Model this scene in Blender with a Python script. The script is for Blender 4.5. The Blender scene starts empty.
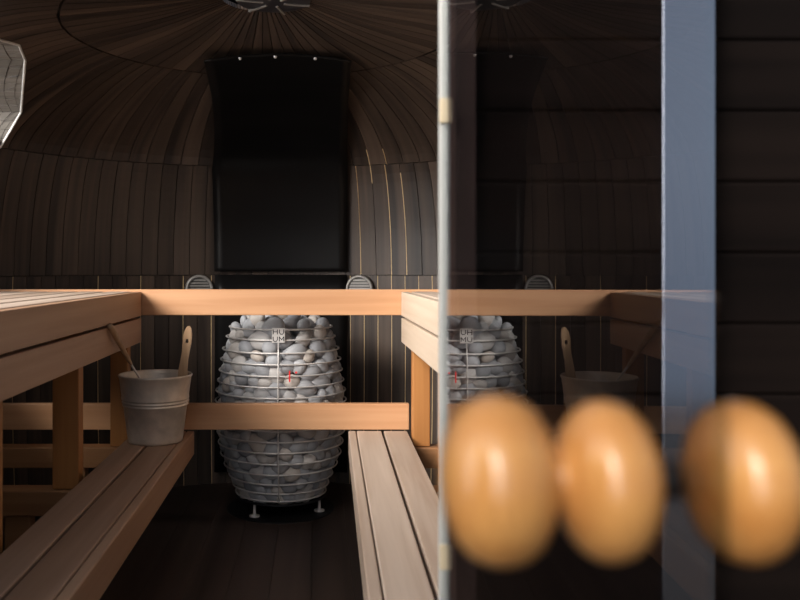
import bpy, bmesh, math, random
import numpy as np
from mathutils import Vector, Matrix

random.seed(7)
SC = bpy.context.scene
COL = SC.collection
PI = math.pi
CAMZ = 0.92
F = 833.0                     # focal length in pixels of the 800 px frame
CX, CY = -0.15, 2.40          # centre of the round room

# ------------------------------------------------------------------ helpers
def link(o, parent=None):
    COL.objects.link(o)
    if parent is not None:
        o.parent = parent
    return o

def obj(name, bm, mat, parent=None, smooth=False, kind=None):
    me = bpy.data.meshes.new(name)
    bmesh.ops.recalc_face_normals(bm, faces=bm.faces)
    bm.to_mesh(me)
    bm.free()
    if smooth:
        for p in me.polygons:
            p.use_smooth = True
    for m in (mat if isinstance(mat, (list, tuple)) else [mat]):
        me.materials.append(m)
    o = bpy.data.objects.new(name, me)
    if kind:
        o['kind'] = kind
    return link(o, parent)

def thing(name, label, cat, loc=(0, 0, 0), group=None, kind=None):
    o = bpy.data.objects.new(name, None)
    o.empty_display_size = 0.05
    o.location = loc
    tag(o, label, cat, group, kind)
    return link(o)

def tag(o, label=None, cat=None, group=None, kind=None):
    if label: o['label'] = label
    if cat: o['category'] = cat
    if group: o['group'] = group
    if kind: o['kind'] = kind
    return o

def add_box(bm, x0, x1, y0, y1, z0, z1, bev=0.0, mi=0):
    r = bmesh.ops.create_cube(bm, size=1.0)
    vs = r['verts']
    for v in vs:
        v.co.x = x0 if v.co.x < 0 else x1
        v.co.y = y0 if v.co.y < 0 else y1
        v.co.z = z0 if v.co.z < 0 else z1
    fs = set(f for v in vs for f in v.link_faces)
    for f in fs: f.material_index = mi
    if bev > 0:
        es = list(set(e for v in vs for e in v.link_edges))
        bmesh.ops.bevel(bm, geom=es, offset=bev, segments=2, affect='EDGES', profile=0.5)

def box(x0, x1, y0, y1, z0, z1, bev=0.003):
    bm = bmesh.new()
    add_box(bm, x0, x1, y0, y1, z0, z1, bev)
    return bm

def add_lathe(bm, prof, segs=32, M=None, closed_profile=False, mi=0):
    M = M or Matrix.Identity(4)
    rings = []
    for (r, z) in prof:
        if r < 1e-6:
            rings.append([bm.verts.new(M @ Vector((0, 0, z)))])
        else:
            rings.append([bm.verts.new(M @ Vector((r*math.cos(2*PI*k/segs), r*math.sin(2*PI*k/segs), z))) for k in range(segs)])
    pairs = list(zip(rings[:-1], rings[1:]))
    if closed_profile: pairs.append((rings[-1], rings[0]))
    for a, b in pairs:
        for k in range(segs):
            k2 = (k+1) % segs
            if len(a) == 1 and len(b) == 1: continue
            if len(a) == 1: f = bm.faces.new((a[0], b[k], b[k2]))
            elif len(b) == 1: f = bm.faces.new((a[k], a[k2], b[0]))
            else: f = bm.faces.new((a[k], a[k2], b[k2], b[k]))
            f.material_index = mi

def add_tube(bm, pts, rad, segs=8, closed=False):
    pts = [Vector(p) for p in pts]
    rads = rad if isinstance(rad, (list, tuple)) else [rad]*len(pts)
    n = len(pts); rings = []
    for i, p in enumerate(pts):
        a = pts[(i-1) % n] if (closed or i > 0) else p
        b = pts[(i+1) % n] if (closed or i < n-1) else p
        t = (b-a).normalized()
        up = Vector((0, 0, 1)) if abs(t.z) < 0.9 else Vector((0, 1, 0))
        u = t.cross(up).normalized(); v = u.cross(t).normalized()
        rings.append([bm.verts.new(p + rads[i]*(math.cos(2*PI*k/segs)*u + math.sin(2*PI*k/segs)*v)) for k in range(segs)])
    m = n if closed else n-1
    for i in range(m):
        a, b = rings[i], rings[(i+1) % n]
        for k in range(segs):
            bm.faces.new((a[k], a[(k+1) % segs], b[(k+1) % segs], b[k]))
    if not closed:
        bm.faces.new(rings[0]); bm.faces.new(rings[-1])

# ------------------------------------------------------------------ materials
def new_mat(name):
    m = bpy.data.materials.new(name); m.use_nodes = True
    nt = m.node_tree
    return m, nt, nt.nodes['Principled BSDF']

def rgb(c): return (c[0], c[1], c[2], 1.0)

def wood(name, c0, c1, rough=0.5, axis='Y', scale=1.0, bump=0.08, uv=False, island=0.0, spec=0.5, knots=True):
    m, nt, b = new_mat(name)
    N, L = nt.nodes, nt.links
    tc = N.new('ShaderNodeTexCoord')
    oi = N.new('ShaderNodeObjectInfo')
    mul = N.new('ShaderNodeMath'); mul.operation = 'MULTIPLY'; mul.inputs[1].default_value = 37.0
    L.new(oi.outputs['Random'], mul.inputs[0])
    add = N.new('ShaderNodeVectorMath'); add.operation = 'ADD'
    L.new(tc.outputs['UV' if uv else 'Object'], add.inputs[0])
    comb = N.new('ShaderNodeCombineXYZ')
    if uv:
        geo = N.new('ShaderNodeNewGeometry')
        m2 = N.new('ShaderNodeMath'); m2.operation = 'MULTIPLY'; m2.inputs[1].default_value = 91.0
        L.new(geo.outputs['Random Per Island'], m2.inputs[0])
        L.new(m2.outputs[0], comb.inputs[1])
    else:
        for k in range(3): L.new(mul.outputs[0], comb.inputs[k])
    L.new(comb.outputs[0], add.inputs[1])
    mp = N.new('ShaderNodeMapping')
    s = {'X': (1.3, 34, 34), 'Y': (34, 1.3, 34), 'Z': (34, 34, 1.3)}[axis]
    mp.inputs['Scale'].default_value = tuple(v*scale for v in s)
    L.new(add.outputs[0], mp.inputs['Vector'])
    n1 = N.new('ShaderNodeTexNoise'); n1.inputs['Scale'].default_value = 1.0
    n1.inputs['Detail'].default_value = 5; n1.inputs['Distortion'].default_value = 0.6
    L.new(mp.outputs[0], n1.inputs['Vector'])
    mp2 = N.new('ShaderNodeMapping')
    mp2.inputs['Scale'].default_value = tuple(v*scale*0.22 for v in s)
    L.new(add.outputs[0], mp2.inputs['Vector'])
    n2 = N.new('ShaderNodeTexNoise'); n2.inputs['Scale'].default_value = 1.0; n2.inputs['Detail'].default_value = 2
    L.new(mp2.outputs[0], n2.inputs['Vector'])
    mx = N.new('ShaderNodeMath'); mx.operation = 'ADD'
    L.new(n1.outputs['Fac'], mx.inputs[0]); L.new(n2.outputs['Fac'], mx.inputs[1])
    mr = N.new('ShaderNodeMapRange'); mr.inputs[1].default_value = 0.72; mr.inputs[2].default_value = 1.28
    L.new(mx.outputs[0], mr.inputs[0])
    mix = N.new('ShaderNodeMix'); mix.data_type = 'RGBA'
    mix.inputs[6].default_value = rgb(c0); mix.inputs[7].default_value = rgb(c1)
    L.new(mr.outputs[0], mix.inputs[0])
    out = mix.outputs[2]
    if island > 0:
        hs = N.new('ShaderNodeHueSaturation')
        r2 = N.new('ShaderNodeMapRange'); r2.inputs[3].default_value = 1-island; r2.inputs[4].default_value = 1+island
        L.new(geo.outputs['Random Per Island'] if uv else oi.outputs['Random'], r2.inputs[0])
        L.new(r2.outputs[0], hs.inputs['Value']); L.new(out, hs.inputs['Color'])
        out = hs.outputs[0]
    L.new(out, b.inputs['Base Color'])
    b.inputs['Roughness'].default_value = rough
    b.inputs['Specular IOR Level'].default_value = spec
    bp = N.new('ShaderNodeBump'); bp.inputs['Strength'].default_value = bump; bp.inputs['Distance'].default_value = 0.004
    L.new(n1.outputs['Fac'], bp.inputs['Height']); L.new(bp.outputs[0], b.inputs['Normal'])
    return m

def plain(name, c, rough=0.5, metal=0.0, noise=0.0, nscale=20.0, bump=0.0, spec=0.5, coat=0.0):
    m, nt, b = new_mat(name)
    N, L = nt.nodes, nt.links
    b.inputs['Base Color'].default_value = rgb(c)
    b.inputs['Roughness'].default_value = rough
    b.inputs['Metallic'].default_value = metal
    b.inputs['Specular IOR Level'].default_value = spec
    b.inputs['Coat Weight'].default_value = coat
    if noise or bump:
        tc = N.new('ShaderNodeTexCoord')
        n = N.new('ShaderNodeTexNoise'); n.inputs['Scale'].default_value = nscale; n.inputs['Detail'].default_value = 5
        L.new(tc.outputs['Object'], n.inputs['Vector'])
        if noise:
            mr = N.new('ShaderNodeMapRange'); mr.inputs[1].default_value = .3; mr.inputs[2].default_value = .7
            mr.inputs[3].default_value = 1-noise; mr.inputs[4].default_value = 1+noise
            L.new(n.outputs['Fac'], mr.inputs[0])
            hs = N.new('ShaderNodeHueSaturation'); hs.inputs['Color'].default_value = rgb(c)
            L.new(mr.outputs[0], hs.inputs['Value']); L.new(hs.outputs[0], b.inputs['Base Color'])
        if bump:
            bp = N.new('ShaderNodeBump'); bp.inputs['Strength'].default_value = bump; bp.inputs['Distance'].default_value = .004
            L.new(n.outputs['Fac'], bp.inputs['Height']); L.new(bp.outputs[0], b.inputs['Normal'])
    return m

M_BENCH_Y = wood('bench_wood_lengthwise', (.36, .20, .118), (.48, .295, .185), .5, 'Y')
M_SUNLIT = wood('sunlit_bench_wood', (.41, .31, .225), (.54, .435, .34), .5, 'Y')  # paler copy of the bench wood; daylight on the right side is painted in
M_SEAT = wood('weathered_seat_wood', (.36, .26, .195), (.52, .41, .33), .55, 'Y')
M_LOWSHADE = wood('shaded_seat_wood', (.29, .165, .10), (.42, .26, .17), .55, 'Y')  # browner seat wood copy; shade on the left low bench is in the colour
M_RAIL = wood('rail_wood', (.46, .225, .105), (.58, .32, .17), .5, 'X')
M_POST = wood('post_wood', (.30, .115, .03), (.42, .185, .055), .5, 'Z')
M_BEAM = wood('beam_wood', (.24, .105, .04), (.34, .165, .07), .55, 'X')
M_SHELL = wood('dark_stained_planks', (.021, .0145, .012), (.092, .062, .045), .42, 'Y', uv=True, island=.35, bump=.15, spec=.45)
M_BACKING = plain('dark_backing', (.008, .007, .007), .9, noise=.2)
M_GAPLIGHT = plain('gap_light_gold', (.80, .58, .30), .6, noise=.15)  # golden colour stands in for light showing through the plank gaps
M_FLOOR = wood('dark_floor_boards', (.022, .0145, .012), (.085, .055, .044), .42, 'Y', scale=.4, bump=.1)
M_FACADE = wood('dark_cladding', (.0040, .0022, .0016), (.011, .0065, .0048), .8, 'X', island=.15, bump=.1, spec=.1)
M_CASING = wood('casing_wood', (.035, .016, .011), (.06, .03, .021), .6, 'Z')
M_SHIELD = plain('black_sheet_metal', (.006, .0055, .0055), .3, 0, noise=.2, nscale=6, spec=.2)
M_STEEL = plain('brushed_wire_steel', (.66, .63, .61), .42, .35, noise=.08)
M_SCREW = plain('screw_steel', (.85, .85, .85), .3, 0.6, noise=.05)
M_GALV = plain('galvanised_steel', (.66, .57, .48), .40, .35, noise=.14, nscale=28, bump=.05)
M_VENT = plain('vent_metal', (.34, .32, .30), .5, .3, noise=.1)
M_VENTB = plain('vent_backing', (.11, .105, .10), .6, noise=.1)
M_BLACK = plain('black_metal', (.012, .012, .013), .5, .3, noise=.2)
M_LETTER = plain('engraved_letter', (.01, .01, .012), .6, noise=.1)
M_RED = plain('red_tag', (.75, .03, .03), .5, noise=.1)
M_HUB = plain('hub_metal', (.045, .045, .055), .45, .3, noise=.2)
M_ALU = plain('pale_aluminium', (.56, .555, .52), .35, .35, noise=.04)
M_TRIM = plain('polished_blue_steel', (.74, .82, .93), .12, 1.0, noise=.03, nscale=3)
M_BRASS = plain('cream_hinge', (.62, .51, .34), .45, .2, noise=.05)
M_RIM = plain('pale_window_rim', (.75, .74, .72), .4, .2, noise=.05)
M_REVEAL = wood('grey_reveal_planks', (.13, .12, .105), (.26, .24, .215), .6, 'X', bump=.1)
M_DECK = wood('outdoor_deck', (.016, .014, .013), (.035, .031, .028), .7, 'X', scale=.5, spec=.08)
M_KNOB = wood('varnished_knob_wood', (.58, .235, .058), (.76, .38, .12), .3, 'X', scale=2.2, bump=.02)
_b = M_KNOB.node_tree.nodes['Principled BSDF']; _b.inputs['Coat Weight'].default_value = .6; _b.inputs['Coat Roughness'].default_value = .16
M_HANDLE = wood('turned_handle_wood', (.30, .175, .09), (.46, .30, .175), .45, 'Z', scale=1.5)
M_PALEEND = plain('pale_sealed_tip', (.78, .74, .68), .4, noise=.05)

def stone_mat():
    m, nt, b = new_mat('sauna_stone')
    N, L = nt.nodes, nt.links
    oi = N.new('ShaderNodeObjectInfo')
    cr = N.new('ShaderNodeValToRGB')
    e = cr.color_ramp.elements
    e[0].position = 0; e[0].color = (.23, .235, .255, 1)
    e[1].position = 1; e[1].color = (.53, .47, .42, 1)
    for p, c in ((.25, (.42, .425, .445, 1)), (.5, (.325, .335, .36, 1)), (.75, (.48, .46, .45, 1))):
        k = e.new(p); k.color = c
    L.new(oi.outputs['Random'], cr.inputs[0])
    tc = N.new('ShaderNodeTexCoord')
    n = N.new('ShaderNodeTexNoise'); n.inputs['Scale'].default_value = 45; n.inputs['Detail'].default_value = 6
    L.new(tc.outputs['Object'], n.inputs['Vector'])
    mr = N.new('ShaderNodeMapRange'); mr.inputs[1].default_value = .3; mr.inputs[2].default_value = .7
    mr.inputs[3].default_value = .82; mr.inputs[4].default_value = 1.15
    L.new(n.outputs['Fac'], mr.inputs[0])
    hs = N.new('ShaderNodeHueSaturation'); L.new(cr.outputs[0], hs.inputs['Color']); L.new(mr.outputs[0], hs.inputs['Value'])
    L.new(hs.outputs[0], b.inputs['Base Color'])
    b.inputs['Roughness'].default_value = .62
    bp = N.new('ShaderNodeBump'); bp.inputs['Strength'].default_value = .12; bp.inputs['Distance'].default_value = .003
    L.new(n.outputs['Fac'], bp.inputs['Height']); L.new(bp.outputs[0], b.inputs['Normal'])
    return m
M_STONE = stone_mat()

def glass_mat():
    m = bpy.data.materials.new('smoked_glass'); m.use_nodes = True
    nt = m.node_tree; N, L = nt.nodes, nt.links
    N.remove(N['Principled BSDF'])
    out = N['Material Output']
    fr = N.new('ShaderNodeFresnel'); fr.inputs['IOR'].default_value = GLASS_IOR
    geo = N.new('ShaderNodeNewGeometry')
    inv = N.new('ShaderNodeMath'); inv.operation = 'SUBTRACT'; inv.inputs[0].default_value = 1.0
    L.new(geo.outputs['Backfacing'], inv.inputs[1])
    mu = N.new('ShaderNodeMath'); mu.operation = 'MULTIPLY'
    L.new(fr.outputs[0], mu.inputs[0]); L.new(inv.outputs[0], mu.inputs[1])
    tr = N.new('ShaderNodeBsdfTransparent'); tr.inputs[0].default_value = (.88, .87, .88, 1)
    gl = N.new('ShaderNodeBsdfGlossy'); gl.inputs['Roughness'].default_value = 0.0
    mix = N.new('ShaderNodeMixShader')
    L.new(mu.outputs[0], mix.inputs[0]); L.new(tr.outputs[0], mix.inputs[1]); L.new(gl.outputs[0], mix.inputs[2])
    L.new(mix.outputs[0], out.inputs['Surface'])
    return m
GLASS_IOR = 2.1
M_GLASS = glass_mat()
M_GEDGE = bpy.data.materials.new('ground_glass_edge'); M_GEDGE.use_nodes = True
_n = M_GEDGE.node_tree; _n.nodes.remove(_n.nodes['Principled BSDF'])
_t = _n.nodes.new('ShaderNodeBsdfTransparent'); _t.inputs[0].default_value = (.7, .75, .75, 1)
_n.links.new(_t.outputs[0], _n.nodes['Material Output'].inputs['Surface'])

# ------------------------------------------------------------------ dome shell
CTRL = [(1.185, 0.0), (1.20, .30), (1.205, .60), (1.20, .89), (1.175, 1.13), (1.105, 1.345), (.975, 1.455), (.81, 1.53), (.68, 1.575), (.56, 1.602), (.32, 1.646), (.12, 1.696)]
def catmull(P, n=16):
    out = []
    for i in range(len(P)-1):
        p0 = P[max(i-1, 0)]; p1 = P[i]; p2 = P[i+1]; p3 = P[min(i+2, len(P)-1)]
        for k in range(n):
            t = k/n
            out.append(tuple(0.5*((2*p1[j]) + (-p0[j]+p2[j])*t + (2*p0[j]-5*p1[j]+4*p2[j]-p3[j])*t*t + (-p0[j]+3*p1[j]-3*p2[j]+p3[j])*t**3) for j in range(2)))
    out.append(P[-1])
    return out
PROF = catmull(CTRL)
def seg_prof(z0, z1, n):
    pts = [(shell_r(z0), z0)] + [p for p in PROF if z0+1e-5 < p[1] < z1-1e-5] + [(shell_r(z1), z1)]
    d = [0]
    for a, b in zip(pts[:-1], pts[1:]): d.append(d[-1]+math.hypot(b[0]-a[0], b[1]-a[1]))
    res = []
    for k in range(n+1):
        t = d[-1]*k/n
        i = max(j for j in range(len(d)) if d[j] <= t+1e-9); i = min(i, len(d)-2)
        u = (t-d[i])/(d[i+1]-d[i]) if d[i+1] > d[i] else 0
        res.append((pts[i][0]+(pts[i+1][0]-pts[i][0])*u, pts[i][1]+(pts[i+1][1]-pts[i][1])*u))
    return res
def shell_r(z):
    for a, b in zip(PROF[:-1], PROF[1:]):
        if a[1] <= z <= b[1]: return a[0]+(b[0]-a[0])*(z-a[1])/(b[1]-a[1])
    return .12
def polar(phi, r, z): return Vector((CX + r*math.sin(phi), CY + r*math.cos(phi), z))
def px_phi(px, r=1.2):
    t = (px-315)/F                 # X = t*Y, far hit on the circle
    a = 1+t*t; b = -2*CX*t-2*CY; c = CX*CX+CY*CY-r*r
    Y = (-b+math.sqrt(b*b-4*a*c))/(2*a)
    return math.atan2(t*Y-CX, Y-CY)

def nrm(prof, i):
    a = prof[max(i-1, 0)]; b = prof[min(i+1, len(prof)-1)]
    dx, dz = b[0]-a[0], b[1]-a[1]; l = math.hypot(dx, dz)
    return (dz/l, -dx/l)           # points outwards (r, z)

def plank_tier(prof, npl, phi_off, dr, phimin, phimax, gap=.0028, thick=.014, gap_lights=(), seed=0):
    rnd = random.Random(seed)
    bm = bmesh.new(); uvl = bm.loops.layers.uv.new('uv')
    bt = bmesh.new()
    step = 2*PI/npl
    nr = len(prof)
    L = [0]
    for a, b in zip(prof[:-1], prof[1:]): L.append(L[-1]+math.hypot(b[0]-a[0], b[1]-a[1]))
    for k in range(npl):
        p0 = -PI + phi_off + k*step; p1 = p0+step
        if (p0+p1)/2 < phimin or (p0+p1)/2 > phimax: continue
        jit = rnd.uniform(-.0012, .0012)
        inn, outr = [], []
        for i, (r, z) in enumerate(prof):
            g = gap/2/max(r, .05)
            n = nrm(prof, i)
            rr = r+dr+jit
            inn.append([bm.verts.new(polar(p, rr, z)) for p in (p0+g, (p0+p1)/2, p1-g)])
            outr.append([bm.verts.new(polar(p, rr+n[0]*thick, z+n[1]*thick)) for p in (p0+g, p1-g)])
        def face(vs, uvs):
            f = bm.faces.new(vs)
            for l, u in zip(f.loops, uvs): l[uvl].uv = u
        for i in range(nr-1):
            w = step*prof[i][0]; w2 = step*prof[i+1][0]
            for j in range(2):
                face((inn[i][j], inn[i][j+1], inn[i+1][j+1], inn[i+1][j]),
                     ((w*j/2, L[i]), (w*(j+1)/2, L[i]), (w2*(j+1)/2, L[i+1]), (w2*j/2, L[i+1])))
            face((outr[i][0], outr[i+1][0], outr[i+1][1], outr[i][1]), ((0, L[i]), (0, L[i+1]), (w, L[i+1]), (w, L[i])))
            face((inn[i][0], inn[i+1][0], outr[i+1][0], outr[i][0]), ((0, L[i]), (0, L[i+1]), (.01, L[i+1]), (.01, L[i])))
            face((inn[i][2], outr[i][1], outr[i+1][1], inn[i+1][2]), ((w, L[i]), (w+.01, L[i]), (w+.01, L[i+1]), (w, L[i+1])))
        for i in (0, nr-1):
            face((inn[i][0], inn[i][1], inn[i][2], outr[i][1], outr[i][0]), ((0, 0), (.02, 0), (.04, 0), (.04, .01), (0, .01)))
    gaps = [-PI+phi_off+k*step for k in range(npl)]
    for (ph, f0, f1) in gap_lights:
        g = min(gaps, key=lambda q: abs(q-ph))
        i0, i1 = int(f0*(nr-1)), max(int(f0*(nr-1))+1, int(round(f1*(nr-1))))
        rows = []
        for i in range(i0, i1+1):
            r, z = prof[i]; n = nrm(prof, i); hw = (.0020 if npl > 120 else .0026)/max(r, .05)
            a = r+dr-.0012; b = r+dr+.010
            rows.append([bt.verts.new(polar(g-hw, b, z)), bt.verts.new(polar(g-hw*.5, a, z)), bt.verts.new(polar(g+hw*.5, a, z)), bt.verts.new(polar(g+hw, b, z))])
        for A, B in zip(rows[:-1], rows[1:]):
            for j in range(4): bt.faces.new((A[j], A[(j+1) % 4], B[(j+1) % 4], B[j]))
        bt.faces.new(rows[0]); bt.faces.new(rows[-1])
    return bm, bt

def backing(prof, dr, phimin, phimax, n=72):
    bm = bmesh.new(); rows = []
    for i, (r, z) in enumerate(prof):
        nn = nrm(prof, i)
        rows.append([(bm.verts.new(polar(phimin+(phimax-phimin)*k/n, r+dr+nn[0]*.0145, z+nn[1]*.0145)),
                      bm.verts.new(polar(phimin+(phimax-phimin)*k/n, r+dr+nn[0]*.03, z+nn[1]*.03))) for k in range(n+1)])
    for A, B in zip(rows[:-1], rows[1:]):
        for k in range(n):
            for s in (0, 1): bm.faces.new((A[k][s], A[k+1][s], B[k+1][s], B[k][s]))
    return bm

PH0, PH1 = -math.radians(134), math.radians(140)
# window opening in the left of the dome: convex outline, cut out of the shell
WIN_PX = [(-100, 12), (-50, 22), (0, 40), (18, 45), (24.5, 60), (20.5, 112), (0, 147), (-40, 165), (-100, 165), (-110, 90)]
def dome_hit(px, py):
    tx, tz = (px-315)/F, (268-py)/F
    Y = 3.7
    while Y > 1.0:                # walk from outside towards the eye until inside the shell
        X, Z = tx*Y, CAMZ+tz*Y
        if Z < 1.69 and math.hypot(X-CX, Y-CY) < shell_r(Z): break
        Y -= .001
    return Vector((tx*Y, Y, CAMZ+tz*Y))
WIN3 = [dome_hit(*p) for p in WIN_PX]
wc = sum(WIN3, Vector())/len(WIN3)
wphi = math.atan2(wc.x-CX, wc.y-CY)
WN = Vector((-1, .03, .01)).normalized()      # outward axis of the window
def cut_window(bm):
    n = len(WIN3); planes = []
    for i in range(n):
        a, b = WIN3[i], WIN3[(i+1) % n]
        pn = (b-a).cross(WN).normalized()
        if (wc-a).dot(pn) > 0: pn = -pn
        planes.append((a, pn))
    near = [f for f in bm.faces if (f.calc_center_median()-wc).length < .55]
    geom = set(near)
    for f in near: geom.update(f.edges); geom.update(f.verts)
    for a, pn in planes:
        r = bmesh.ops.bisect_plane(bm, geom=list(geom), plane_co=a, plane_no=pn, dist=1e-6)
        geom = set(g for g in r['geom'] if g.is_valid) | set(g for g in geom if g.is_valid)
    kill = []
    for f in bm.faces:
        c = f.calc_center_median()
        if (c-wc).length < .5 and all((c-a).dot(pn) < 1e-5 for a, pn in planes): kill.append(f)
    bmesh.ops.delete(bm, geom=kill, context='FACES')
    return bm

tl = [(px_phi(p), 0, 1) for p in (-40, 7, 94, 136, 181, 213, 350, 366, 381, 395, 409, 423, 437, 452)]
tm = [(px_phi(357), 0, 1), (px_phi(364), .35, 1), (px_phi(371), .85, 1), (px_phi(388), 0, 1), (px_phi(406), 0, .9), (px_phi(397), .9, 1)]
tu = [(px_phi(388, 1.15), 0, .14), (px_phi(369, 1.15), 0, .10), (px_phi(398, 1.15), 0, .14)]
P_LOW = seg_prof(0.0, .888, 10); P_MID = seg_prof(.8905, 1.344, 12); P_UP = seg_prof(1.346, 1.6005, 16); P_TOP = seg_prof(1.6015, 1.696, 8)
B_LOW = seg_prof(0.0, .90, 10); B_MID = seg_prof(.875, 1.36, 12); B_UP = seg_prof(1.34, 1.606, 16); B_TOP = seg_prof(1.580, 1.696, 8)
BACK = {'wall_lower': B_LOW, 'wall_middle': B_MID, 'wall_upper': B_UP, 'ceiling': B_TOP}
for name, prof, npl, off, dr, tg, sd, mats in (
        ('wall_lower', P_LOW, 126, .003, .006, tl, 1, M_SHELL), ('wall_middle', P_MID, 112, .011, .003, tm, 2, M_SHELL),
        ('wall_upper', P_UP, 96, .02, 0, tu, 3, M_SHELL), ('ceiling', P_TOP, 64, .03, -.002, [], 4, M_SHELL)):
    root = thing(name, None, None, kind='structure')
    ph0 = -math.radians(157) if name == 'wall_lower' else PH0
    a, t = plank_tier(prof, npl, off, dr, ph0, PH1, gap_lights=tg, seed=sd)
    bk = backing(BACK[name], dr, ph0, PH1)
    if name in ('wall_upper', 'wall_middle'):
        cut_window(a); cut_window(bk)
        for b_ in (a, bk):       # the front left of the dome is open to the daylight
            far = [f for f in b_.faces if f.calc_center_median().x < -.45*f.calc_center_median().y and f.calc_center_median().y < 2.45]
            bmesh.ops.delete(b_, geom=far, context='FACES')
    obj('planks', a, M_SHELL, root)
    obj('backing', bk, M_BACKING, root)
    if tg: obj('gap_light_strips', t, M_GAPLIGHT, root)
    else: t.free()

# window reveal and rim
wroot = thing('window_1', None, None, kind='structure')
bm = bmesh.new()
WL = []
for i in range(len(WIN3)):
    a, b = WIN3[i], WIN3[(i+1) % len(WIN3)]
    m_ = max(1, int(round((b-a).length/.048)))
    for k in range(m_):
        q0 = a+(b-a)*(k/m_); q1 = a+(b-a)*((k+1)/m_)
        u_ = (b-a).normalized()*.0018
        out_ = (b-a).cross(WN).normalized()
        if out_.dot(a-wc) < 0: out_ = -out_
        WL += [q0+out_*.005, q0+u_, q1-u_]
n = len(WL); lay = 4
rings = [[bm.verts.new(p + WN*(.004+.04*k) + (p-wc).normalized()*.001) for p in WL] for k in range(lay)]
outer = [[bm.verts.new(p + WN*(.004+.04*k) + (p-wc).normalized()*.016) for p in WL] for k in (0, lay-1)]
for A, B in zip(rings[:-1], rings[1:]):
    for i in range(n): bm.faces.new((A[i], A[(i+1) % n], B[(i+1) % n], B[i]))
for i in range(n):
    bm.faces.new((outer[0][i], outer[0][(i+1) % n], outer[1][(i+1) % n], outer[1][i]))
    bm.faces.new((rings[0][i], rings[0][(i+1) % n], outer[0][(i+1) % n], outer[0][i]))
    bm.faces.new((rings[-1][i], rings[-1][(i+1) % n], outer[1][(i+1) % n], outer[1][i]))
obj('window_reveal', bm, M_REVEAL, wroot)
bm = bmesh.new()
add_tube(bm, [p - WN*.002 for p in WIN3], .0042, 8, closed=True)
obj('window_rim', bm, M_RIM, wroot)

# roof hub where the ceiling planks meet
hub = thing('roof_hub', 'dark round metal hub where the ceiling planks meet', 'hub', (CX+.03, CY, 1.684))
bm = bmesh.new(); add_lathe(bm, [(0, .0), (.085, .0), (.105, .004), (.115, .015), (.115, .03), (0, .03)], 40)
obj('cap', bm, M_HUB, hub, smooth=False)
for k in range(6):
    a = k*PI/3+.25
    bm = bmesh.new()
    add_box(bm, .03, .108, -.0035, .0035, -.004, .004, .001)
    bmesh.ops.rotate(bm, verts=bm.verts, cent=(0, 0, 0), matrix=Matrix.Rotation(a, 3, 'Z'))
    obj('rib', bm, M_VENT, hub)

# floor
bm = bmesh.new()
x = -1.45
while x < 1.2:
    add_box(bm, x+.0003, x+.1197, 1.0, 3.7, -.03, 0, .0008); x += .12
add_box(bm, -1.45, 1.2, 1.0, 3.7, -.06, -.0295)
obj('floor', bm, M_FLOOR, None, kind='structure')
bm = bmesh.new()
y = -4.6
while y < .99:
    add_box(bm, -5, 5, y+.003, y+.137, -.13, -.10, .002); y += .14
tag(obj('ground', bm, M_DECK, None), kind='structure')

# facade right of the doorway: horizontal cladding boards, casing and polished corner strip
fac = thing('wall_front', None, None, kind='structure')
bm = bmesh.new(); z = -.10; k = 0
while z < 2.3:
    add_box(bm, .165, 2.2, .868, .895, z+.0002, z+.0738, .0035); z += .074; k += 1
add_box(bm, .165, 2.2, .895, .93, -.10, 2.3)
obj('cladding', bm, M_FACADE, fac)
bm = bmesh.new(); z = -.10
while z < .95:
    add_box(bm, -2.2, -.64, .868, .93, z+.0025, z+.0755, .002); z += .078
obj('cladding', bm, M_FACADE, fac)  # unseen half-height stretch left of the doorway, added to shade the low bench
obj('door_jamb', box(.1445, .165, .85, .96, -.10, 2.2, .002), M_CASING, tag(thing('trim_1', None, None, kind='structure')))
bm = bmesh.new(); z = -.10
while z < 2.35:
    add_box(bm, -1.34, -1.30, -1.75, .10, z+.0005, z+.0995, .003); z += .10
obj('blocker_boards', bm, M_FACADE, thing('sun_blocker', None, None, kind='structure'))  # unseen board screen, added to keep the sun off the knobs and facade
obj('corner_strip', box(.357, .411, .855, .8665, -.10, 2.3, .001), M_TRIM, tag(thing('trim_2', None, None, kind='structure')))

# ------------------------------------------------------------------ black heat shield on the back wall
def shield(prof_pts, off, nseg=14, thick=.003):
    bm = bmesh.new(); rows = []
    m = len(prof_pts)
    for i, (r, z) in enumerate(prof_pts):
        n = nrm(prof_pts, i)
        rr = r - n[0]*off; zz = z - n[1]*off
        R = max(rr, .62)
        t = min(1, max(0, (zz-1.33)/.29))          # tapers and drifts a little to the right towards its top
        xc = CX + .004 + .024*t
        w = .564 - .082*t
        row = []
        for k in range(nseg+1):
            xx = -w/2+w*k/nseg
            yy = CY + rr - (R-math.sqrt(R*R-xx*xx))*(.9-.8*t)
            z2 = zz - .42*t*xx*xx
            row.append((bm.verts.new((xc+xx, yy, z2)), bm.verts.new((xc+xx, yy-n[0]*thick, z2-n[1]*thick))))
        rows.append(row)
    for A, B in zip(rows[:-1], rows[1:]):
        for k in range(nseg):
            for s in (0, 1): bm.faces.new((A[k][s], A[k+1][s], B[k+1][s], B[k][s]))
        for k in (0, nseg): bm.faces.new((A[k][0], A[k][1], B[k][1], B[k][0]))
    for R_ in (rows[0], rows[-1]):
        for k in range(nseg): bm.faces.new((R_[k][0], R_[k+1][0], R_[k+1][1], R_[k][1]))
    return bm
hs = thing('heat_shield', 'tall black sheet-metal heat shield curving up the back wall', 'heat shield', (CX, CY+1.17, 0.05))
up_pts = [p for p in PROF if .90 <= p[1] <= 1.645]
lo_pts = seg_prof(.05, .892, 8)
o = obj('upper_sheet', shield(up_pts, .02), M_SHIELD, None, smooth=True)
o2 = obj('lower_sheet', shield(lo_pts, .014), M_SHIELD, None, smooth=True)
bpy.context.view_layer.update()
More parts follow.
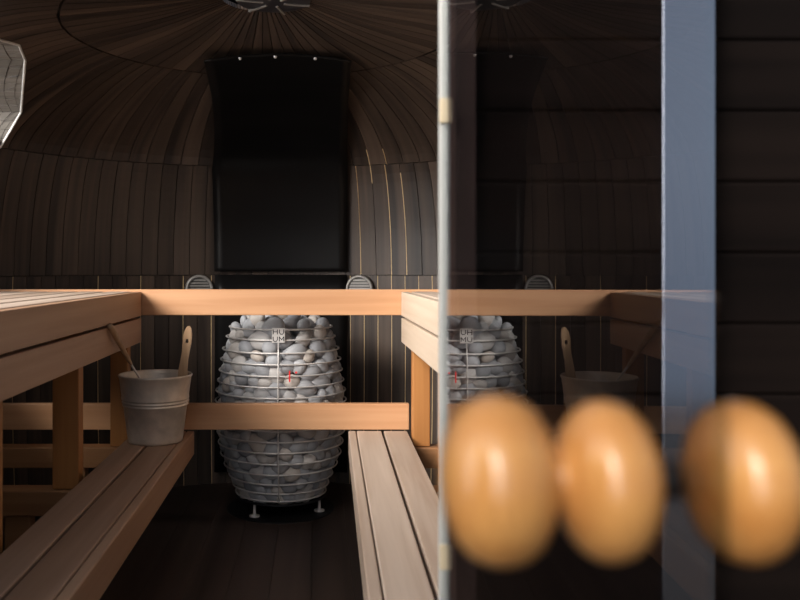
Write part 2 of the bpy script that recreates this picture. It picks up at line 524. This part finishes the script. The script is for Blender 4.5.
for q in (o, o2):
    q.parent = hs; q.matrix_parent_inverse = Matrix.Translation(-hs.location)
r_s, z_s = up_pts[-2]; nn = nrm(up_pts, len(up_pts)-2)
for xx in (-.122, -.006, .126):
    bm = bmesh.new()
    d = Vector((0, -nn[0], -nn[1]))
    add_lathe(bm, [(0, .006), (.0045, .005), (.0062, 0), (.0062, -.004), (0, -.004)], 14, d.to_track_quat('Z', 'Y').to_matrix().to_4x4())
    R = .62
    p = Vector((CX+.025+xx, CY+r_s-nn[0]*.024-(R-math.sqrt(R*R-xx*xx))*.1, z_s-nn[1]*.024-.42*xx*xx))
    bmesh.ops.translate(bm, verts=bm.verts, vec=p-hs.location)
    obj('screw', bm, M_SCREW, hs, smooth=True)

# round wall vents
def vent(px, label):
    ph = px_phi(px, 1.2); p = polar(ph, 1.2-.003, .832)
    t = thing('wall_vent', label, 'vent', p, 'round vents on the back wall')
    d = Vector((-math.sin(ph), -math.cos(ph), 0))
    M = d.to_track_quat('Z', 'Y').to_matrix().to_4x4()
    bm = bmesh.new()
    add_lathe(bm, [(.046, .0), (.047, .014), (.052, .018), (.058, .014), (.060, .0)], 40, M, closed_profile=True)
    obj('frame', bm, M_VENT, t, smooth=True)
    bm = bmesh.new(); add_lathe(bm, [(0, .0), (.0465, .0), (.0465, .005), (0, .005)], 40, M)
    obj('backplate', bm, M_VENTB, t)
    bm = bmesh.new()
    for k in range(7):
        zz = -.036+.012*k; w = math.sqrt(.0455**2-zz*zz)
        b2 = bmesh.new(); add_box(b2, -w, w, zz-.0035, zz+.0035, .006, .011, .001)
        bmesh.ops.rotate(b2, verts=b2.verts, cent=(0, 0, 0), matrix=M.to_3x3())
        me = bpy.data.meshes.new('tmp'); b2.to_mesh(me); b2.free(); bm.from_mesh(me); bpy.data.meshes.remove(me)
    obj('louvres', bm, M_VENT, t)
vent(199, 'round grey louvred vent on the back wall, left of the black shield')
vent(360, 'round grey louvred vent on the back wall, right of the black shield')

# ------------------------------------------------------------------ benches (mirror images about x = CX)
YEND = 2.866
def bench(side, ynear_top, ynear_low, lab_up, lab_low, rot_low=0.0):
    def wall_y(d): return CY-math.sqrt(max(0, 1.165**2-d*d))
    def mx(a, b):                      # distances from the room axis -> x interval
        p, q = CX+side*a, CX+side*b
        return (min(p, q), max(p, q))
    up = thing('upper_bench', lab_up, 'bench', (0, 0, 0), 'high sauna benches')
    mat = M_BENCH_Y if side < 0 else M_SUNLIT
    ZT = .839
    yy0 = ynear_top
    for (z0, z1) in ((ZT-.084, ZT-.001), (ZT-.174, ZT-.091)):
        obj('fascia_board', box(*mx(.447, .472), yy0, YEND, z0, z1, .0025), mat, up)
    a = .475
    for k in range(7):
        w = .086
        y0 = max(yy0, wall_y(a+w))
        if a+w < 1.07: obj('seat_slat', box(*mx(a+.007, a+w), y0, min(YEND, CY+math.sqrt(1.165**2-(a+w)**2)), ZT-.028, ZT, .003), M_SEAT, up)
        a += w+.009
    posts = (1.665, 2.25, 2.79)
    for y, pa, pb in zip(posts, (.490, .488, .477), (.558, .560, .536)):
        obj('post', box(*mx(pa, pb), y, y+.045, .322, ZT-.030, .003), M_POST, up)
    lw = thing('lower_bench', lab_low, 'bench', (CX+side*.365, YEND, 0), 'low sauna benches')
    def lowp(name, a, b, y0, y1, z0, z1, m):
        x0, x1 = mx(a, b)
        lx, ly = lw.location.x, lw.location.y
        return obj(name, box(x0-lx, x1-lx, y0-ly, y1-ly, z0, z1, .0035), m, lw)
    mlow = M_LOWSHADE if side < 0 else M_SEAT
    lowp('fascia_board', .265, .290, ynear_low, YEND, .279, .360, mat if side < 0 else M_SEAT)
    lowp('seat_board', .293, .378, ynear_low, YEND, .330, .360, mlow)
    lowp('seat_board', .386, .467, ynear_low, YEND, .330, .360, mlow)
    for y in posts:
        lowp('cross_beam', .292, min(.97, math.sqrt(1.17**2-(y-.012-CY)**2)), y-.012, y+.055, .252, .3205, M_BEAM)
        lowp('leg', .62, .69, y, y+.045, 0, .252, M_BEAM)
    lw.rotation_euler.z = rot_low
    return up, lw
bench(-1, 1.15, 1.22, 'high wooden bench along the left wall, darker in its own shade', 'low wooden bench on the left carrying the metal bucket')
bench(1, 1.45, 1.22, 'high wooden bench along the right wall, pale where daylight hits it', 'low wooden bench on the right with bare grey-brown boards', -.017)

# rails across the back, in front of the heater
tag(obj('guard_rail', box(-1.12, .84, 2.870, 2.900, .757, .846, .003), M_RAIL), 'upper orange-brown wooden rail spanning between the high benches', 'rail', 'rails in front of the heater')
tag(obj('guard_rail', box(-1.10, .325, 2.870, 2.900, .362, .452, .003), M_RAIL), 'lower wooden rail crossing in front of the middle of the stone heater', 'rail', 'rails in front of the heater')

# ------------------------------------------------------------------ heater
HX, HY = -.131, 3.20
RINGS = [(.697, .196), (.660, .208), (.614, .222), (.574, .229), (.533, .235), (.494, .241), (.456, .247), (.418, .250), (.379, .250),
         (.339, .247), (.299, .243), (.259, .238), (.218, .230), (.176, .216), (.137, .198), (.100, .183), (.070, .173)]
ht = thing('sauna_heater', 'round wire-basket sauna heater full of stones standing on the dark floor', 'heater', (HX, HY, 0))
WR = .0031
for z, r in RINGS:
    bm = bmesh.new()
    add_tube(bm, [(r*math.cos(2*PI*k/64), r*math.sin(2*PI*k/64), z) for k in range(64)], WR, 8, closed=True)
    obj('wire_ring', bm, M_STEEL, ht, smooth=True)
def cage_r(z):
    R = sorted(RINGS)
    if z <= R[0][0]: return R[0][1]
    if z >= R[-1][0]: return R[-1][1]
    for a, b in zip(R[:-1], R[1:]):
        if a[0] <= z <= b[0]: return a[1]+(b[1]-a[1])*(z-a[0])/(b[0]-a[0])
for k in range(3):
    a = -PI/2 + .0 + k*2*PI/3
    bm = bmesh.new()
    zs = [r_[0] for r_ in sorted(RINGS)]
    add_tube(bm, [((cage_r(z)+.004)*math.cos(a), (cage_r(z)+.004)*math.sin(a), z) for z in zs if z <= .665 or k], .0026, 8)
    obj('upright_wire', bm, M_STEEL, ht, smooth=True)
for k in range(4):
    a = -PI/2-.62 + k*PI/2 + (.24 if k == 1 else 0)
    bm = bmesh.new()
    cx_, cy_ = .158*math.cos(a), .158*math.sin(a)
    add_lathe(bm, [(0, 0), (.020, 0), (.020, .005), (.006, .009), (.005, .062), (0, .062)], 16, Matrix.Translation((cx_, cy_, 0.004)))
    obj('foot', bm, M_STEEL, ht, smooth=True)
bm = bmesh.new(); add_lathe(bm, [(0, .052), (.172, .052), (.172, .058), (0, .058)], 48); obj('base_plate', bm, M_BLACK, ht)
bm = bmesh.new(); add_lathe(bm, [(0, 0), (.205, 0), (.205, .004), (0, .004)], 48); obj('floor_plate', bm, M_BLACK, ht)
bm = bmesh.new(); add_lathe(bm, [(0, .058), (.075, .058), (.075, .60), (0, .60)], 24); obj('heating_core', bm, M_BLACK, ht)
# name plate between the two top rings
pl = obj('name_plate', box(-.0235, .0235, -.216, -.2135, .652, .705, .0008), M_STEEL, ht)
pl.rotation_euler.x = 0
LET = {'H': [((-.0075, -.0085), (-.0075, .0085)), ((.0075, -.0085), (.0075, .0085)), ((-.0075, 0), (.0075, 0))],
       'U': [((-.0075, .0085), (-.0075, -.0030)), ((-.0075, -.0030), (-.0035, -.0085)), ((-.0035, -.0085), (.0035, -.0085)), ((.0035, -.0085), (.0075, -.0030)), ((.0075, -.0030), (.0075, .0085))],
       'M': [((-.0080, -.0085), (-.0080, .0085)), ((-.0080, .0085), (0, -.0030)), ((0, -.0030), (.0080, .0085)), ((.0080, .0085), (.0080, -.0085))]}
for word, z in (('HU', .6912), ('UM', .6655)):
    bm = bmesh.new()
    for k, ch in enumerate(word):
        ox = -.0112+.0224*k
        for (p, q_) in LET[ch]:
            add_tube(bm, [(ox+p[0], -.2162, z+p[1]), (ox+q_[0], -.2162, z+q_[1])], .00145, 6)
    obj('lettering', bm, M_LETTER, pl)
bm = bmesh.new(); add_box(bm, .038, .0435, -.2425, -.2405, .515, .555, .0008); add_box(bm, .060, .068, -.2405, -.2385, .545, .552, .0008)
ob = obj('warning_tag', bm, M_RED, ht); ob['label'] = 'small red tag between the stones'

# stones: relax spheres into the basket
rng = np.random.RandomState(11)
NS = 830
zr = np.array([r_[0] for r_ in sorted(RINGS)]); rr_ = np.array([r_[1] for r_ in sorted(RINGS)])
rad = rng.uniform(.0195, .0335, NS)
ang = rng.uniform(0, 2*PI, NS); q = np.sqrt(rng.uniform(.2, 1, NS))
P = np.stack([.2*q*np.cos(ang), .2*q*np.sin(ang), rng.uniform(.09, .80, NS)], 1)
for it in range(520):
    P[:, 2] -= .0012*(1-it/520)**1.5
    D = P[:, None, :]-P[None, :, :]
    dist = np.sqrt((D**2).sum(2))+1e-9
    ov = (rad[:, None]+rad[None, :])*1.0-dist
    np.fill_diagonal(ov, 0); ov[ov < 0] = 0
    P += np.clip((D/dist[..., None]*(ov*.36)[..., None]).sum(1), -.012, .012)
    z = P[:, 2]; r = np.hypot(P[:, 0], P[:, 1])+1e-9
    lim = np.interp(z, zr, rr_)-WR-rad*.97
    lim = np.where(z > .70, np.maximum(.03, .196-WR-rad*.8-(z-.70)*1.6), lim)
    f = np.where(r > lim, lim/r, 1.0)
    core = np.where(z < .60, .075+rad, 0.0)
    f = np.where(r < core, core/r, f)
    P[:, :2] *= f[:, None]
    P[:, 2] = np.maximum(P[:, 2], .060+rad*.9)
print('STONES', len(P), np.sort(P[:,2])[::-1][:60:6])
keep = P[:, 2] < .742
P, rad = P[keep], rad[keep]
def stone_mesh(i):
    rnd = random.Random(100+i)
    bm = bmesh.new(); bmesh.ops.create_icosphere(bm, subdivisions=3, radius=1.0)
    s = Vector((rnd.uniform(1.15, 1.45), rnd.uniform(.94, 1.10), rnd.uniform(.74, .90)))
    ph = [Vector((rnd.uniform(-1, 1), rnd.uniform(-1, 1), rnd.uniform(-1, 1))).normalized() for _ in range(6)]
    am = [rnd.uniform(-.10, .10) for _ in range(6)]
    for v in bm.verts:
        d = v.co.normalized()
        k = 1+sum(a*math.sin(2.2*d.dot(p)+1.3*j) for j, (a, p) in enumerate(zip(am, ph)))*.7
        v.co = Vector((d.x*s.x, d.y*s.y, d.z*s.z))*k
    return bm
protos = []
for i in range(9):
    bm = stone_mesh(i); me = bpy.data.meshes.new('sauna_stone'); bm.to_mesh(me); bm.free()
    for p in me.polygons: p.use_smooth = True
    me.materials.append(M_STONE); protos.append(me)
stones = []
for i in range(len(P)):
    o = bpy.data.objects.new('sauna_stone', protos[i % 9]); COL.objects.link(o)
    o.location = (HX+P[i, 0], HY+P[i, 1], P[i, 2])
    a = math.atan2(P[i, 1], P[i, 0])
    # flat side turned outwards, long side roughly level
    rot = Matrix.Rotation(a, 4, 'Z') @ Matrix.Rotation(PI/2+random.uniform(-.35, .35), 4, 'Y') @ Matrix.Rotation(PI/2+random.uniform(-.9, .9), 4, 'Z')
    o.rotation_euler = rot.to_euler(); o.scale = [rad[i]]*3
    stones.append(o)
bpy.context.view_layer.update()
dg = bpy.context.evaluated_depsgraph_get()
hits = {}; hx = {}
for (ox, oy) in ((0, 0), (.20, -.007)):
    org = Vector((ox, oy, CAMZ))
    for i in range(150):
        for j in range(104):
            tx, tz = HX-.262+.0035*i, .055+.0068*j
            d = (Vector((tx, HY-.12, tz))-org)
            st = org+d*.93/d.length*(d.length-.33)
            ok, loc, n_, idx, ob, mt = SC.ray_cast(dg, st, d.normalized(), distance=.8)
            if ok and ob.name.startswith('sauna_stone'):
                hits[ob.name] = hits.get(ob.name, 0)+1
vis = [o for o in stones if hits.get(o.name, 0) >= 4]
vis.sort(key=lambda o: -hits[o.name])
vis = vis[:290]
vset = set(o.name for o in vis)
ORD = ['first', 'second', 'third', 'fourth', 'fifth', 'sixth', 'seventh', 'eighth', 'ninth', 'tenth', 'eleventh', 'twelfth', 'thirteenth', 'fourteenth',
       'fifteenth', 'sixteenth', 'seventeenth', 'eighteenth', 'nineteenth', 'twentieth']
rowz = sorted([r_[0] for r_ in RINGS], reverse=True)
rows = {}
for o in vis:
    k = sum(1 for z in rowz if z > o.location.z)
    rows.setdefault(k, []).append(o)
def ordn(i): return ORD[i] if i < len(ORD) else 'far right'
for k, lst in rows.items():
    lst.sort(key=lambda o: o.location.x/o.location.y)
    for i, o in enumerate(lst):
        pos = 'leftmost' if i == 0 else ('rightmost' if i == len(lst)-1 else ordn(i)+' from the left')
        where = 'heaped above the top wire ring' if k == 0 else ('below the %s wire ring from top' % ORD[k-1])
        tag(o, 'rounded grey stone, %s %s' % (pos, where), 'stone', 'stones in the wire basket heater')
bm = bmesh.new()
for o in stones:
    if o.name in vset: continue
    b2 = bmesh.new(); b2.from_mesh(o.data); b2.transform(o.matrix_world)
    me = bpy.data.meshes.new('tmp'); b2.to_mesh(me); b2.free(); bm.from_mesh(me); bpy.data.meshes.remove(me)
for o in stones:
    if o.name not in vset: bpy.data.objects.remove(o)
tag(obj('inner_stones', bm, M_STONE, None, smooth=True), 'mass of grey stones packed deep inside the wire basket heater', 'stones', kind='stuff')

# ------------------------------------------------------------------ bucket and its tools
BX, BY, BZ = -.517, 2.70, .3605
bk = thing('bucket', 'galvanised metal bucket standing on the far end of the left low bench', 'bucket', (BX, BY, BZ))
bm = bmesh.new()
prof = [(0, .006), (.080, .006), (.085, 0), (.088, .003), (.0885, .012), (.1020, .116), (.1050, .118), (.1052, .121), (.1032, .124), (.1034, .126), (.1068, .128), (.1070, .131), (.1048, .134), (.1050, .136), (.1082, .138), (.1084, .141),
        (.1078, .151), (.1155, .208), (.1185, .211), (.1190, .215), (.1165, .2175), (.1140, .214), (.1130, .205), (.087, .016), (0, .012)]
add_lathe(bm, prof, 56); obj('body', bm, M_GALV, bk, smooth=True)
bm = bmesh.new(); add_lathe(bm, [(0, .150), (.1045, .150), (.1045, .153), (0, .153)], 40)
wm = plain('dark_water', (.05, .05, .05), .05, 0, spec=.5, noise=.1); obj('water', bm, wm, bk)
for sgn in (1,):
    bm = bmesh.new(); add_box(bm, -.010, .010, -.003, .003, -.016, .012, .001)
    bmesh.ops.translate(bm, verts=bm.verts, vec=(sgn*.0, .1155*sgn, .195)); obj('handle_lug', bm, M_GALV, bk)

def pix(px, py, Y): return Vector(((px-315)/F*Y, Y, CAMZ+(268-py)/F*Y))
# ladle leaning on the left
a = pix(109.5, 325, 2.38); b = pix(131, 364, 2.56); c = pix(139.5, 378, 2.64)
ld = thing('ladle', 'long-handled ladle leaning out of the bucket towards the left bench', 'ladle', c)
bm = bmesh.new(); pts = [a+(b-a)*t for t in (0, .06, .3, .6, .9, 1)]
add_tube(bm, [p-c for p in pts], [.007, .0100, .0095, .0078, .0062, .0045], 14); obj('handle', bm, M_HANDLE, ld, smooth=True)
bm = bmesh.new(); e = c+Vector((.030, .02, -.045)); add_tube(bm, [b-c, (c-c), e-c], .0034, 8); obj('rod', bm, M_STEEL, ld, smooth=True)
bm = bmesh.new()
add_lathe(bm, [(0, -.020), (.022, -.016), (.034, -.004), (.037, .010), (.035, .010), (.032, -.003), (.020, -.013), (0, -.016)], 28, Matrix.Translation(e-c+Vector((.028, 0, .006))))
obj('bowl', bm, M_STEEL, ld, smooth=True)
# flat handled scoop at the right
base = pix(183.5, 376, 2.72)
sp = thing('wooden_scoop', 'flat wooden scoop with a holed handle standing upright in the bucket', 'scoop', base)
outl = [(177.6, 378), (178.8, 369), (180.6, 360), (182.2, 351), (182.8, 343), (183.4, 336), (185.0, 330), (187.4, 326.3), (189.6, 326), (191.4, 328.6), (192.0, 335), (191.4, 343), (189.8, 351), (188.2, 360), (187.4, 369), (187.2, 378)]
pts = [pix(px, py, 2.72)-base for px, py in outl]
bm = bmesh.new()
hc = pix(187.2, 341, 2.72)-base
nh = len(pts)
fr, bkv, hf, hb = [], [], [], []
for s, L_, H_ in ((-.006, fr, hf), (.006, bkv, hb)):
    for p in pts: L_.append(bm.verts.new(p+Vector((0, s, 0))))
    for p in pts:
        d = (p-hc); ang_ = math.atan2(d.z, d.x)
        H_.append(bm.verts.new(hc+Vector((.0062*math.cos(ang_), s, .0075*math.sin(ang_)))))
for i in range(nh):
    j = (i+1) % nh
    bm.faces.new((fr[i], fr[j], hf[j], hf[i])); bm.faces.new((bkv[i], hb[i], hb[j], bkv[j]))
    bm.faces.new((fr[i], bkv[i], bkv[j], fr[j])); bm.faces.new((hf[i], hf[j], hb[j], hb[i]))
obj('handle', bm, M_HANDLE, sp)
bm = bmesh.new(); add_box(bm, -.014, .014, -.006, .006, -.075, -.004, .004); obj('shaft', bm, M_HANDLE, sp)
bm = bmesh.new(); add_lathe(bm, [(0, -.018), (.018, -.015), (.028, -.002), (.030, .010), (.027, .010), (.024, -.001), (.014, -.010), (0, -.012)], 24, Matrix.Translation((-.010, 0, -.086)))
obj('bowl', bm, M_HANDLE, sp, smooth=True)

# ------------------------------------------------------------------ glass door, open towards the viewer
TH = math.radians(2.0); DD = .100
def door_pt(Y, off=0.0): # point on the inner face at depth Y, off = distance behind the face
    s, c_ = math.sin(TH), math.cos(TH)
    return Vector(((DD+Y*s)/c_+off*c_, Y-off*s, 0))
door = thing('door_1', None, None, kind='structure')
hp = door_pt(.842); door.location = hp; door.rotation_euler.z = -TH
# local frame: -y runs along the door towards the viewer, +x behind the face
Lw = (hp-door_pt(.226)).length
bm = box(0, .004, -Lw, -.002, -.02, 2.02, 0)
for f in bm.faces:
    if abs(f.normal.x) < .5: f.material_index = 1
obj('glass_pane', bm, [M_GLASS, M_GEDGE], door)
obj('edge_profile', box(-.0038, .0070, -.001, .010, -.02, 2.02, .001), M_ALU, door)
for py in (112, 555):
    z = CAMZ+(268-py)/F*.845
    h = obj('hinge', box(-.0040, .0085, -.006, -.0012, z-.0125, z+.0125, .001), M_BRASS, door)
zk = CAMZ+(268-481)/F*.25
yk = -(hp-door_pt(.2505)).length
def spool(sgn):
    # profile along the axis (distance from the glass), big bead outside, smaller bead next to the glass
    b1 = [(.0256*v, .0366+.0335*u) for u, v in ((.02, .42), (.08, .64), (.18, .84), (.32, .96), (.48, 1), (.62, .98), (.76, .89), (.88, .72), (.96, .48), (1, .22))]
    b2 = [(.0240*v, .0071+.0285*u) for u, v in ((0, .36), (.05, .56), (.14, .78), (.28, .94), (.46, 1), (.62, .98), (.76, .88), (.88, .70), (.96, .48))]
    pr = [(0, .0071)] + b2 + ([(.0095, .0359)] + b1 + [(0, .0703)] if sgn < 0 else [(0, .0356)])
    bm = bmesh.new()
    M = Matrix.Rotation(-PI/2, 4, 'Y') if sgn < 0 else Matrix.Rotation(PI/2, 4, 'Y')
    add_lathe(bm, pr, 56, M)
    return bm
k1 = obj('door_knob', spool(-1), M_KNOB, door, smooth=True); k1.location = (-.0002, yk, zk)
k2 = obj('door_knob', spool(1), M_KNOB, door, smooth=True); k2.location = (-.0022, yk, zk)
for k_, sg in ((k1, -1),):
    bm = bmesh.new(); add_lathe(bm, [(0, 0), (.0055, 0), (.0055, .0085), (0, .0085)], 24, Matrix.Rotation(PI/2*sg, 4, 'Y'))
    obj('stem', bm, M_BLACK, k_, smooth=True)
k1['label'] = 'inner knob turned as two wooden beads'; k2['label'] = 'single wooden bead on the outer face'

# ------------------------------------------------------------------ light, sky, camera
SKY, GLOW = .38, 15.0
w = bpy.data.worlds.new('world'); SC.world = w; w.use_nodes = True
N, L = w.node_tree.nodes, w.node_tree.links
tc = N.new('ShaderNodeTexCoord'); sx = N.new('ShaderNodeSeparateXYZ'); L.new(tc.outputs['Generated'], sx.inputs[0])
cr = N.new('ShaderNodeValToRGB'); mr = N.new('ShaderNodeMapRange'); mr.inputs[1].default_value = -1
L.new(sx.outputs[2], mr.inputs[0]); L.new(mr.outputs[0], cr.inputs[0])
e = cr.color_ramp.elements
e[0].position = .30; e[0].color = (.42, .45, .50, 1); e[1].position = 1; e[1].color = (.55, .66, .86, 1)
k = e.new(.47); k.color = (.55, .62, .74, 1); k = e.new(.56); k.color = (.72, .80, .93, 1)
bg = N['Background']
# hazy bright sky around the sun, off to the left of the sauna
SUND = Vector((.60, .62, -.47)).normalized()
GL = Vector((-.80, -.52, .22)).normalized()
dot = N.new('ShaderNodeVectorMath'); dot.operation = 'DOT_PRODUCT'; dot.inputs[1].default_value = GL
nz = N.new('ShaderNodeVectorMath'); nz.operation = 'NORMALIZE'; L.new(tc.outputs['Generated'], nz.inputs[0]); L.new(nz.outputs[0], dot.inputs[0])
mx_ = N.new('ShaderNodeMath'); mx_.operation = 'MAXIMUM'; mx_.inputs[1].default_value = 0; L.new(dot.outputs['Value'], mx_.inputs[0])
pw = N.new('ShaderNodeMath'); pw.operation = 'POWER'; pw.inputs[1].default_value = 7; L.new(mx_.outputs[0], pw.inputs[0])
gl_ = N.new('ShaderNodeMath'); gl_.operation = 'MULTIPLY'; gl_.inputs[1].default_value = GLOW; L.new(pw.outputs[0], gl_.inputs[0])
vm = N.new('ShaderNodeVectorMath'); vm.operation = 'SCALE'; vm.inputs[0].default_value = (1, .96, .92); L.new(gl_.outputs[0], vm.inputs['Scale'])
sc_ = N.new('ShaderNodeVectorMath'); sc_.operation = 'SCALE'; sc_.inputs['Scale'].default_value = SKY; L.new(cr.outputs[0], sc_.inputs[0])
ad = N.new('ShaderNodeVectorMath'); ad.operation = 'ADD'; L.new(sc_.outputs[0], ad.inputs[0]); L.new(vm.outputs[0], ad.inputs[1])
L.new(ad.outputs[0], bg.inputs[0]); bg.inputs[1].default_value = 1.0

sun = bpy.data.lights.new('sun', 'SUN'); so = bpy.data.objects.new('sun', sun); COL.objects.link(so)
sun.energy = 6.0; sun.angle = math.radians(26); sun.color = (1.0, .95, .88)
so.rotation_euler = SUND.to_track_quat('-Z', 'Y').to_euler(); so.location = (-2, -3, 4)

cam = bpy.data.cameras.new('camera'); co = bpy.data.objects.new('camera', cam); COL.objects.link(co)
co.location = (0, 0, CAMZ); co.rotation_euler = (PI/2, 0, 0)
cam.sensor_width = 36; cam.lens = 36*F/800
cam.shift_x = 85/800; cam.shift_y = -32/800
cam.clip_start = .02
cam.dof.use_dof = True; cam.dof.focus_distance = 2.95; cam.dof.aperture_fstop = 6.3
SC.camera = co
SC.view_settings.view_transform = 'Standard'; SC.view_settings.look = 'None'
SC.view_settings.exposure = 0.0; SC.view_settings.gamma = 1.0; SC.view_settings.use_curve_mapping = False
SC.cycles.max_bounces = 8; SC.cycles.transparent_max_bounces = 12
